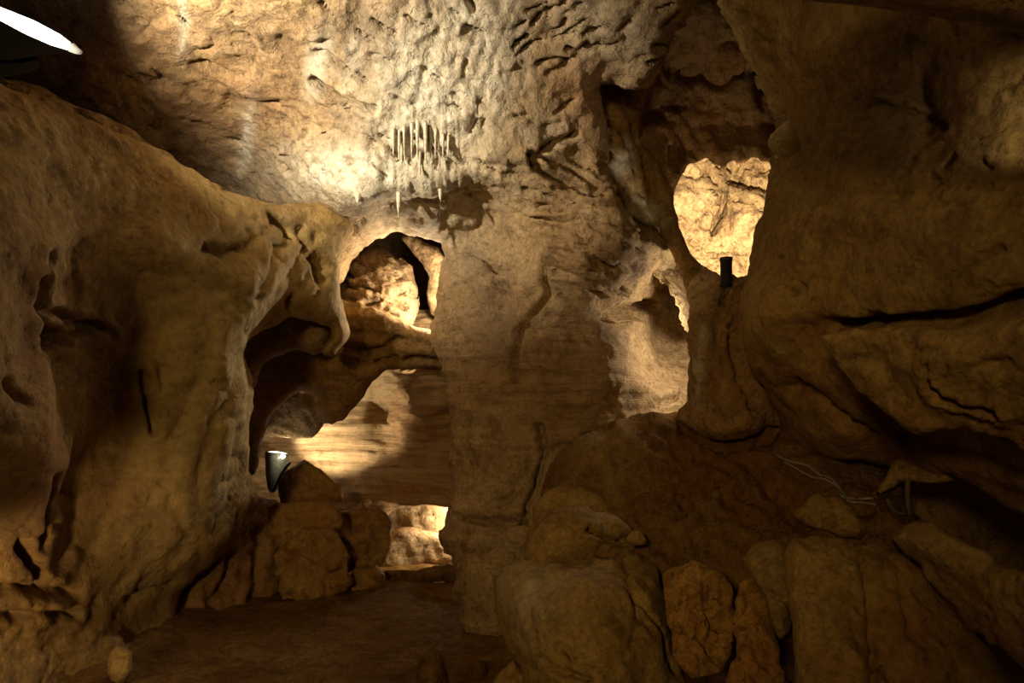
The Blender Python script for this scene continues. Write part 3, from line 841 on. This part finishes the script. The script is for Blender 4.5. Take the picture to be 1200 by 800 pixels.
GB = 'boulders on the rubble slope'
boulder('boulder', [(580, 700), (578, 682), (584, 668), (600, 661), (614, 657), (630, 640), (690, 636), (745, 648), (768, 664), (776, 690), (782, 730), (788, 765), (805, 800), (830, 880), (600, 880), (611, 790), (598, 768), (590, 745), (583, 722)],
        [(590, 700, 3.75), (660, 700, 3.45), (740, 700, 3.5), (680, 660, 3.7), (620, 780, 3.45), (700, 800, 3.2), (780, 800, 3.3), (700, 870, 3.1)], M_RUBBLE,
        'largest rounded pale ochre boulder overhanging the path beside the pillar', group=GB, R=0.30,
        bumps=[(620, 690, 25, 40, 0, .05), (690, 720, 40, 60, 0, .07), (660, 655, 40, 12, 0, -.04), (750, 740, 30, 50, 0, .05), (640, 770, 20, 40, 20, .04)],
        cracks=[([(628, 760), (645, 775), (660, 790), (690, 800)], 3, .05), ([(625, 690), (620, 730), (635, 760)], 5, .03), ([(735, 650), (738, 700), (735, 760)], 3, .02), ([(740, 700), (765, 740), (790, 790)], 5, .04)],
        calcite=[(620, 690, 40, 60, 0, .3)])
boulder('boulder', [(616, 668), (616, 640), (619, 616), (638, 604), (656, 595), (680, 592), (705, 599), (725, 604), (741, 616), (746, 632), (742, 655), (700, 672), (640, 674)],
        [(630, 630, 3.95), (680, 610, 3.9), (730, 630, 3.95), (680, 660, 3.85)], M_RUBBLE, 'rounded boulder lobe resting on the largest pale boulder', group=GB, R=0.22,
        cracks=[([(693, 622), (705, 630), (735, 634), (760, 640)], 3, .08, .015), ([(660, 610), (672, 622), (690, 622)], 4, .03)])
boulder('boulder', [(623, 612), (626, 592), (638, 578), (660, 567), (690, 571), (716, 585), (728, 602), (700, 622), (640, 624)],
        [(640, 595, 4.28), (690, 590, 4.28), (660, 575, 4.36)], M_RUBBLE, 'low flat-topped boulder wedged between the pillar and the rubble slope', group=GB, R=0.15)
boulder('boulder', [(774, 673), (790, 663), (815, 660), (845, 668), (857, 690), (860, 730), (856, 765), (848, 788), (832, 786), (815, 795), (795, 780), (785, 745), (778, 705)],
        [(785, 680, 3.45), (830, 680, 3.35), (820, 750, 3.2), (855, 740, 3.3)], M_CRYST, 'orange sparkling crystalline boulder beside the largest pale boulder', group=GB, R=0.045, rough=(.045, .025), freq=3.0, crag=.03, jit=1.5,
        cracks=[([(826, 684), (830, 694)], 5, .08), ([(830, 700), (836, 730), (840, 765)], 4, .03), ([(820, 735), (835, 765)], 5, .03)])
boulder('boulder', [(856, 690), (872, 672), (895, 690), (912, 730), (922, 790), (930, 860), (840, 870), (848, 800), (862, 760)],
        [(880, 700, 3.35), (890, 780, 3.15), (870, 850, 3.0)], M_CRYST, 'reddish boulder buried beside the orange crystalline boulder', group=GB, R=0.06, rough=(.06, .03), crag=.05, jit=2, iron=[(890, 780, 40, 50, 0, .6)])
boulder('boulder', [(870, 655), (888, 634), (914, 630), (928, 646), (936, 690), (930, 740), (912, 752), (898, 725), (884, 690)],
        [(890, 650, 3.5), (915, 660, 3.45), (910, 720, 3.35)], M_RUBBLE, 'narrow greyish boulder leaning on the broad dark boulder', group=GB, R=0.12, stain=[(900, 670, 40, 40, 0, .5)],
        cracks=[([(875, 682), (900, 694), (925, 700)], 3, .06)])
boulder('boulder', [(918, 645), (935, 631), (980, 632), (1040, 640), (1076, 662), (1110, 700), (1150, 755), (1215, 840), (1215, 900), (930, 900), (932, 760), (921, 690)],
        [(930, 660, 3.3), (1000, 660, 3.15), (1080, 690, 3.15), (960, 780, 2.95), (1050, 790, 2.85), (1150, 820, 2.85)], M_RUBBLE, 'broad dark brown boulder in front of the rubble slope', group=GB, R=0.12, crag=.03,
        bumps=[(970, 720, 40, 80, 0, .05), (1030, 760, 20, 80, 0, -.04)], iron=[(1070, 740, 70, 80, 0, .8), (1010, 780, 60, 40, 0, .4)], cracks=[([(1020, 660), (1030, 720), (1025, 800)], 6, .03)])
boulder('rock_slab', [(1045, 634), (1055, 618), (1070, 610), (1090, 612), (1110, 622), (1140, 641), (1170, 660), (1200, 668), (1400, 745), (1400, 900), (1240, 810), (1190, 776), (1140, 745), (1102, 702), (1080, 672)],
        [(1055, 630, 3.3), (1100, 650, 3.0), (1150, 700, 2.8), (1200, 700, 2.5), (1200, 770, 2.6), (1380, 820, 2.0)], M_RIGHT, 'long pale tilted slab beneath the dark undercut of the right wall', 'rock slab', R=0.14, rough=(.04, .02), freq=2.5,
        iron=[(1180, 760, 70, 25, 30, .6)], calcite=[(1090, 635, 40, 20, 30, .3)])

GS = 'loose stones'
boulder('loose_stone', [(926, 608), (944, 586), (958, 578), (970, 584), (985, 580), (1000, 598), (1018, 619), (1006, 633), (975, 626), (950, 617)],
        [(950, 600, 3.85), (980, 600, 3.7), (1000, 620, 3.65)], M_RUBBLE, 'pale jagged stone lying on the slope below the grey cable', 'stone', R=0.06, T=0.15, rough=(.02, .012), freq=6, step=2.5, cracks=[([(962, 584), (958, 612)], 3, .03)])
boulder('loose_stone', [(1027, 580), (1034, 562), (1042, 548), (1050, 534), (1075, 526), (1105, 540), (1124, 562), (1098, 568), (1072, 565), (1058, 562), (1047, 570)],
        [(1040, 560, 4.0), (1070, 550, 3.95), (1095, 562, 3.8)], M_RUBBLE, 'pale rock fragment jammed under the right wall above the rod', 'stone', R=0.05, T=0.15, rough=(.02, .012), freq=6, step=2.5)
boulder('loose_stone', [(733, 632), (742, 622), (753, 622), (760, 632), (755, 640), (740, 641)], [(745, 630, 3.85)], M_RUBBLE, 'small round stone in the gap behind the largest pale boulder', 'stone', R=.05, T=.06, rough=(.01, .008), freq=8, step=2)
boulder('loose_stone', [(486, 830), (489, 775), (503, 757), (518, 764), (527, 790), (530, 830)], [(505, 790, 3.9)], M_EARTH, 'upright brown stone standing on the path in front of the pillar', 'stone', R=.12, T=.15, rough=(.03, .015), freq=5, step=2.5)
boulder('loose_stone', [(545, 800), (550, 778), (560, 770), (572, 778), (571, 800), (560, 812)], [(558, 790, 3.95)], M_EARTH, 'small brown stone at the foot of the pillar', 'stone', R=.08, T=.1, rough=(.02, .01), freq=6, step=2.5)
boulder('loose_stone', [(556, 840), (575, 800), (592, 780), (604, 772), (620, 800), (622, 850)], [(590, 810, 3.6)], M_RUBBLE, 'wedge of ochre rock under the overhang of the largest pale boulder', 'stone', R=.1, T=.2, rough=(.03, .015), freq=4, step=2.5)
boulder('loose_stone', [(124, 785), (126, 765), (138, 755), (152, 762), (157, 780), (150, 800), (132, 802)], [(140, 780, 3.75)], M_LEFT, 'rounded ochre stone at the base of the left wall', 'stone', R=.07, T=.1, rough=(.01, .006), freq=6, step=2.5)

GR = 'reddish boulders below the niche lamp'
for n_, (ol, ct, lab) in enumerate([
    ([(326, 572), (338, 547), (352, 540), (372, 548), (392, 562), (405, 574), (402, 588), (375, 604), (345, 606), (328, 594)], [(340, 580, 6.32), (370, 560, 6.42), (385, 590, 6.3)], 'pointed reddish boulder directly below the niche lamp'),
    ([(310, 612), (318, 588), (345, 586), (380, 584), (404, 598), (400, 626), (350, 638), (316, 634)], [(330, 610, 6.0), (370, 610, 6.0)], 'flat reddish boulder under the pointed boulder'),
    ([(320, 660), (335, 628), (380, 616), (412, 640), (410, 690), (380, 706), (330, 708)], [(340, 660, 5.85), (385, 660, 5.85)], 'dark reddish boulder at the edge of the path below the flat boulder'),
    ([(386, 636), (396, 604), (420, 590), (440, 590), (458, 604), (458, 640), (446, 668), (395, 676)], [(425, 620, 6.35), (420, 655, 6.25)], 'rough reddish boulder beside the low passage'),
    ([(404, 690), (412, 668), (436, 660), (452, 668), (448, 692), (425, 700)], [(428, 680, 6.08)], 'small dark boulder beside the end of the path'),
]):
    boulder('red_boulder', ol, ct, M_RUBBLE, lab, group=GR, R=0.08, T=.10, rough=(.06, .035), freq=3.2, step=2.5, jit=2.2, crag=.08, ledge=.05, iron=[(370, 620, 100, 100, 0, .6)])

boulder('niche_block', [(309, 505), (314, 488), (322, 474), (338, 462), (356, 456), (374, 464), (380, 480), (378, 500), (368, 512), (350, 516), (335, 512)],
        [(325, 490, 6.95), (355, 480, 6.9), (370, 505, 6.95)], M_BROWN, 'rounded brown rock block hanging over the niche lamp', 'rock', R=.05, T=.06, rough=(.03, .015), freq=3, step=2.5)
boulder('niche_ledge', [(300, 506), (320, 505.5), (338, 509), (345, 513), (320, 513.5), (300, 513)], [(315, 510, 7.3), (340, 512, 7.35)], M_CRUST, 'thin pale ledge of rock glowing above the niche lamp', 'rock', R=.03, T=.2, rough=(.006, .004), freq=5, step=1.5)
boulder('rock_sill', [(436, 672), (446, 650), (452, 630), (466, 618), (490, 618), (520, 626), (560, 636), (580, 660), (575, 676), (535, 666), (515, 663), (490, 668), (465, 672)],
        [(460, 650, 7.5), (500, 640, 7.55), (550, 650, 7.4)], M_CRUST, 'smooth lamplit rock sill in the low passage beyond the path', 'rock', R=.12, T=.4, rough=(.03, .012), freq=2.5, step=3.0)

boulder('kerb_rock', [(420, 690), (424, 674), (445, 670), (470, 669), (492, 668), (508, 662), (522, 661), (540, 666), (580, 668), (590, 690), (540, 683), (500, 684), (460, 688)],
        [(440, 680, 6.35), (500, 675, 6.35), (560, 678, 6.3)], M_EARTH, 'low dark rock step across the end of the path', 'rock', R=.06, T=.15, rough=(.02, .012), freq=4, step=2.5)

# rocks seen through the upper window
boulder('window_rock', [(394, 350), (397, 332), (404, 312), (420, 305), (432, 294), (441, 289), (456, 297), (464, 306), (480, 313), (488, 330), (494, 350), (489, 376), (480, 391), (460, 399), (430, 401), (408, 392), (398, 370)],
        [(400, 345, 7.2), (440, 340, 6.85), (480, 340, 6.95), (440, 390, 6.95), (430, 300, 7.3)], M_CRUST, 'layered bulging cream rock lit behind the upper opening', 'rock', R=.18, T=.4, rough=(.05, .03), freq=3, ledge=.06, crag=.06, step=2.5,
        cracks=[([(404, 335), (420, 336), (445, 338)], 2.5, .10), ([(405, 322), (425, 328)], 2.5, .08), ([(425, 308), (450, 312)], 2.5, .08), ([(410, 355), (430, 360), (445, 350), (462, 352), (475, 365)], 2.5, .09), ([(400, 372), (420, 376), (440, 382)], 2.2, .06), ([(470, 342), (490, 346)], 2.2, .06)],
        stain=[(412, 362, 16, 6, 0, .6), (475, 335, 20, 20, 0, .4)])
boulder('window_rock', [(470, 276), (484, 274), (500, 284), (520, 292), (530, 330), (530, 380), (506, 372), (500, 350), (503, 325), (492, 308), (480, 292)],
        [(480, 280, 7.2), (510, 330, 7.1), (520, 300, 7.0)], M_CRUST, 'narrow cream rib standing right behind the upper opening', 'rock', R=.08, T=.3, rough=(.03, .02), freq=3.5, step=2.5)

# ================================================================== dripstones on the ceiling
def dripstone(u, v, length, rad, k):
    p, n = surf_point('cave_main', u, v)
    bm = bmesh.new()
    segs, rings = 8, 6
    rows = []
    r = np.random.default_rng(k)
    ox, oy = r.normal(size=2) * 0.15 * rad
    for j in range(rings):
        t = j / (rings - 1)
        rr = rad * (1 - t) ** 0.75 * (1 + .15 * r.normal()) + 0.002
        row = []
        for s in range(segs):
            a = 2 * math.pi * s / segs
            row.append(bm.verts.new((ox * t + rr * math.cos(a), oy * t + rr * math.sin(a), rad * 1.2 - t * (length + rad * 1.2))))
        rows.append(row)
    for j in range(rings - 1):
        for s in range(segs):
            bm.faces.new((rows[j][s], rows[j][(s + 1) % segs], rows[j + 1][(s + 1) % segs], rows[j + 1][s]))
    bm.faces.new(rows[0][::-1])
    bm.faces.new(rows[-1])
    me = bpy.data.meshes.new('stalactite')
    bm.to_mesh(me)
    bm.free()
    me.polygons.foreach_set('use_smooth', np.ones(len(me.polygons), bool))
    me.materials.append(M_DRIP)
    o = bpy.data.objects.new('stalactite', me)
    o.location = p - n * rad * 0.2
    o.parent = ceiling
    COL.objects.link(o)


M_DRIP = rock_mat('dripstone_white', (0.48, 0.40, 0.28), (0.72, 0.64, 0.50), (0.84, 0.78, 0.66), 6, .4, 40, 0, .2)
k = 0
for (u, v, L, r) in [(463, 147, .20, .015), (468, 150, .24, .017), (475, 146, .22, .013), (484, 143, .28, .016), (491, 140, .30, .019), (499, 143, .30, .02), (505, 147, .24, .013), (511, 150, .22, .015), (519, 156, .18, .012), (526, 160, .16, .013),
                     (472, 168, .16, .014), (481, 172, .16, .013), (494, 178, .18, .018), (506, 178, .14, .012),
                     (466, 222, .20, .028), (424, 226, .07, .05), (514, 214, .10, .03)]:
    k += 1
    dripstone(u, v, L * .9, r * .75, k)


# ================================================================== small things: lamps, cable, rod
def empty(name, loc, label, cat, group=None):
    o = bpy.data.objects.new(name, None)
    o.location = loc
    COL.objects.link(o)
    return tag(o, label, cat, group)


def part(name, bm, mat, parent, smooth=False):
    me = bpy.data.meshes.new(name)
    bmesh.ops.recalc_face_normals(bm, faces=bm.faces)
    bm.to_mesh(me)
    bm.free()
    if smooth:
        me.polygons.foreach_set('use_smooth', np.ones(len(me.polygons), bool))
    me.materials.append(mat)
    o = bpy.data.objects.new(name, me)
    COL.objects.link(o)
    o.parent = parent
    return o


def lathe(profile, segs=24, axis=Vector((0, 0, 1)), origin=Vector((0, 0, 0))):
    bm = bmesh.new()
    q = Vector((0, 0, 1)).rotation_difference(axis.normalized())
    rows = []
    for (r, z) in profile:
        rows.append([bm.verts.new(origin + q @ Vector((r * math.cos(2 * math.pi * s / segs), r * math.sin(2 * math.pi * s / segs), z))) for s in range(segs)])
    for a, b in zip(rows[:-1], rows[1:]):
        for s in range(segs):
            bm.faces.new((a[s], a[(s + 1) % segs], b[(s + 1) % segs], b[s]))
    bm.faces.new(rows[0])
    bm.faces.new(rows[-1])
    return bm


def tube(points, rad, segs=8):
    """swept tube through world points (Catmull-Rom)"""
    pts = [Vector(p) for p in points]
    fine = []
    for i in range(len(pts) - 1):
        p0, p1, p2, p3 = pts[max(i - 1, 0)], pts[i], pts[i + 1], pts[min(i + 2, len(pts) - 1)]
        for j in range(6):
            t = j / 6
            fine.append(0.5 * ((2 * p1) + (p2 - p0) * t + (2 * p0 - 5 * p1 + 4 * p2 - p3) * t * t + (3 * p1 - p0 - 3 * p2 + p3) * t ** 3))
    fine.append(pts[-1])
    bm = bmesh.new()
    rows = []
    for i, p in enumerate(fine):
        d = (fine[min(i + 1, len(fine) - 1)] - fine[max(i - 1, 0)]).normalized()
        up = Vector((0, 0, 1)) if abs(d.z) < .9 else Vector((1, 0, 0))
        a = d.cross(up).normalized()
        b = d.cross(a).normalized()
        rows.append([bm.verts.new(p + rad * (math.cos(2 * math.pi * s / segs) * a + math.sin(2 * math.pi * s / segs) * b)) for s in range(segs)])
    for a, b in zip(rows[:-1], rows[1:]):
        for s in range(segs):
            bm.faces.new((a[s], a[(s + 1) % segs], b[(s + 1) % segs], b[s]))
    bm.faces.new(rows[0])
    bm.faces.new(rows[-1])
    return bm


# can spotlight standing on the column
base = P(851, 333, 5.02)
sp = empty('can_spotlight', base, 'small black can spotlight standing on the alcove column', 'spotlight')
hh = 0.195
part('housing', lathe([(0.036, 0.0), (0.042, 0.006), (0.042, hh - .03), (0.046, hh - .028), (0.046, hh), (0.038, hh), (0.034, hh - .05)], 24), M_BLACK, sp, True)
part('foot', lathe([(0.05, -0.015), (0.05, 0.0), (0.02, 0.004)], 20), M_BLACK, sp, True)
part('lead', tube([Vector((0.0, -.04, 0.01)), Vector((-.03, -.06, -.04)), Vector((-.06, -.05, -.10)), Vector((-.075, -.05, -.16))], .006), M_BLACK, sp, True)


spot('can_spotlight_beam', P(851, 297, 5.03), P(864, 252, 8.0), 1700, 37, 0.3, 0.035, (1.0, 0.80, 0.50))


# floodlight above the left wall
def prism(front, back):
    bm = bmesh.new()
    a = [bm.verts.new(p) for p in front]
    b = [bm.verts.new(p) for p in back]
    n = len(a)
    bm.faces.new(a)
    bm.faces.new(b[::-1])
    for i in range(n):
        bm.faces.new((a[i], a[(i + 1) % n], b[(i + 1) % n], b[i]))
    return bm


Yl = 2.75
org = P(10, 92, Yl)
fl_ = empty('floodlight', org, 'black floodlight with glowing white lens above the left wall rim', 'floodlight')


def pl(uv, dy):
    return [P(u, v, Yl + dy) - org for u, v in uv]


lens_f = [(-70, -20), (0, 8), (40, 24), (70, 40), (83, 50), (80, 59), (60, 53), (30, 40), (0, 24), (-70, -6)]
part('lens', prism(pl(lens_f, 0.0), pl(lens_f, 0.16)), M_LENS, fl_)
clip_f = [(82, 52), (86, 50), (92, 56), (97, 60), (95, 64), (88, 63), (80, 60)]
part('lens_clip', prism(pl(clip_f, 0.03), pl(clip_f, 0.10)), M_STEEL, fl_)
house_f = [(-70, -4), (0, 25), (30, 41), (60, 54), (79, 60.5), (60, 64), (40, 66), (20, 70), (-70, 72)]
part('housing', prism(pl(house_f, -0.01), pl(house_f, 0.38)), M_BLACK, fl_)
foot_f = [(-70, 68), (38, 65), (44, 70), (47, 78), (40, 83), (20, 88), (5, 90), (0, 96), (-10, 110), (-70, 110)]
part('mounting_foot', prism(pl(foot_f, 0.02), pl(foot_f, 0.14)), M_BLACK, fl_)

spot('floodlight_beam', P(20, 4, 2.92), P(405, 85, 4.65), 520, 86, 0.9, 0.04, WHITE)

# niche lamp
org = P(319, 577, 6.9)
nl = empty('niche_lamp', org, 'small lamp with grey shade and bright bulb in the recess niche', 'lamp')
ax = Vector((0.10, 0.12, 1.0))
part('shade', lathe([(0.025, 0.0), (0.05, 0.04), (0.085, 0.16), (0.115, 0.34), (0.122, 0.40), (0.112, 0.40), (0.095, 0.33)], 22, ax), M_PLASTIC, nl, True)
part('lens', lathe([(0.108, 0.375), (0.108, 0.398), (0.06, 0.412), (0.01, 0.416)], 22, ax), M_LENS, nl, True)
part('bulb', lathe([(0.004, -.022), (0.018, -.012), (0.022, 0), (0.018, .012), (0.004, .022)], 14, ax, P(331.5, 534.5, 6.77) - org), M_LENS2, nl, True)
part('bracket', tube([P(340, 541, 6.74) - org, P(331, 554, 6.74) - org, P(321, 575, 6.8) - org], .016), M_BLACK, nl, True)

spot('niche_lamp_beam', P(334, 531, 7.08), P(425, 480, 7.8), 70, 110, 0.5, 0.03, WHITE)
point('niche_bulb_light', P(329, 529, 7.15), 1.6, 0.02, WHITE)

# passage lamp
org = P(531, 611, 7.85)
pl_ = empty('passage_lamp', org, 'round lamp glowing in the low passage behind the pillar', 'lamp')
axp = Vector((-.5, -.6, .25))
part('housing', lathe([(0.05, -.08), (0.085, -.05), (0.10, 0.0), (0.09, 0.0), (0.07, -.03)], 20, axp), M_BLACK, pl_, True)
part('lens', lathe([(0.088, -.012), (0.085, 0.006), (0.05, 0.022), (0.01, 0.028)], 20, axp), M_LENS2, pl_, True)

point('passage_lamp_light', P(530, 606, 7.5), 30, 0.05, WHITE)

# cable on the slope
def on_slope(u, v, lift=.012, surf='wall_slope'):
    p, n = surf_point(surf, u, v)
    return p + n * lift


cp = [(908, 529), (913, 538), (925, 545), (945, 552), (962, 560), (976, 567), (984, 576), (990, 585), (1005, 586), (1024, 588)]
cable = empty('cable', on_slope(908, 529), 'pale grey cable lying along the slope under the right wall', 'cable')
org = cable.location.copy()
part('strand', tube([on_slope(u, v) - org for u, v in cp], .007), M_CABLE, cable, True)
part('strand', tube([on_slope(u + 4, v + 5, .01) - org for u, v in cp[1:]], .006), M_CABLE, cable, True)
r0 = on_slope(1063, 612, .03)
rod = empty('rod', r0, 'thin upright rusty rod with a bent wire loop under the right wall', 'rod')
part('shaft', tube([r0 - r0, P(1063.5, 585, r0.y) - r0, P(1064, 560, r0.y) - r0], .014), M_RUST, rod, True)
part('wire_loop', tube([P(1062, 602, r0.y - .02) - r0, P(1050, 600, r0.y - .03) - r0, P(1043, 592, r0.y - .02) - r0, P(1040, 584, r0.y) - r0], .010), M_RUST, rod, True)

# ---- gravel on the slope
def gravel():
    su, sv, pts, nn = SURF['wall_slope']
    m = (su > 800) & (su < 1050) & (sv > 545) & (sv < 650)
    ids = np.nonzero(m)[0]
    ids = rng.choice(ids, 700)
    bm0 = bmesh.new()
    bmesh.ops.create_icosphere(bm0, subdivisions=1, radius=1.0)
    bv = np.array([v.co[:] for v in bm0.verts])
    bf = np.array([[v.index for v in f.verts] for f in bm0.faces])
    bm0.free()
    V_, F_ = [], []
    for k_, i in enumerate(ids):
        s = 0.004 + 0.010 * rng.random() ** 3
        sc = s * (0.7 + .6 * rng.random(3))
        V_.append(bv * sc * (1 + .2 * rng.normal(size=(len(bv), 1))) + pts[i] + nn[i] * s * .3 + rng.normal(size=3) * .008)
        F_.append(bf + k_ * len(bv))
    o = mesh_obj('gravel', np.concatenate(V_), np.concatenate(F_), M_EARTH, smooth=False)
    return tag(o, 'fine ochre gravel scattered over the earthy slope', 'gravel', kind='stuff')


gravel()
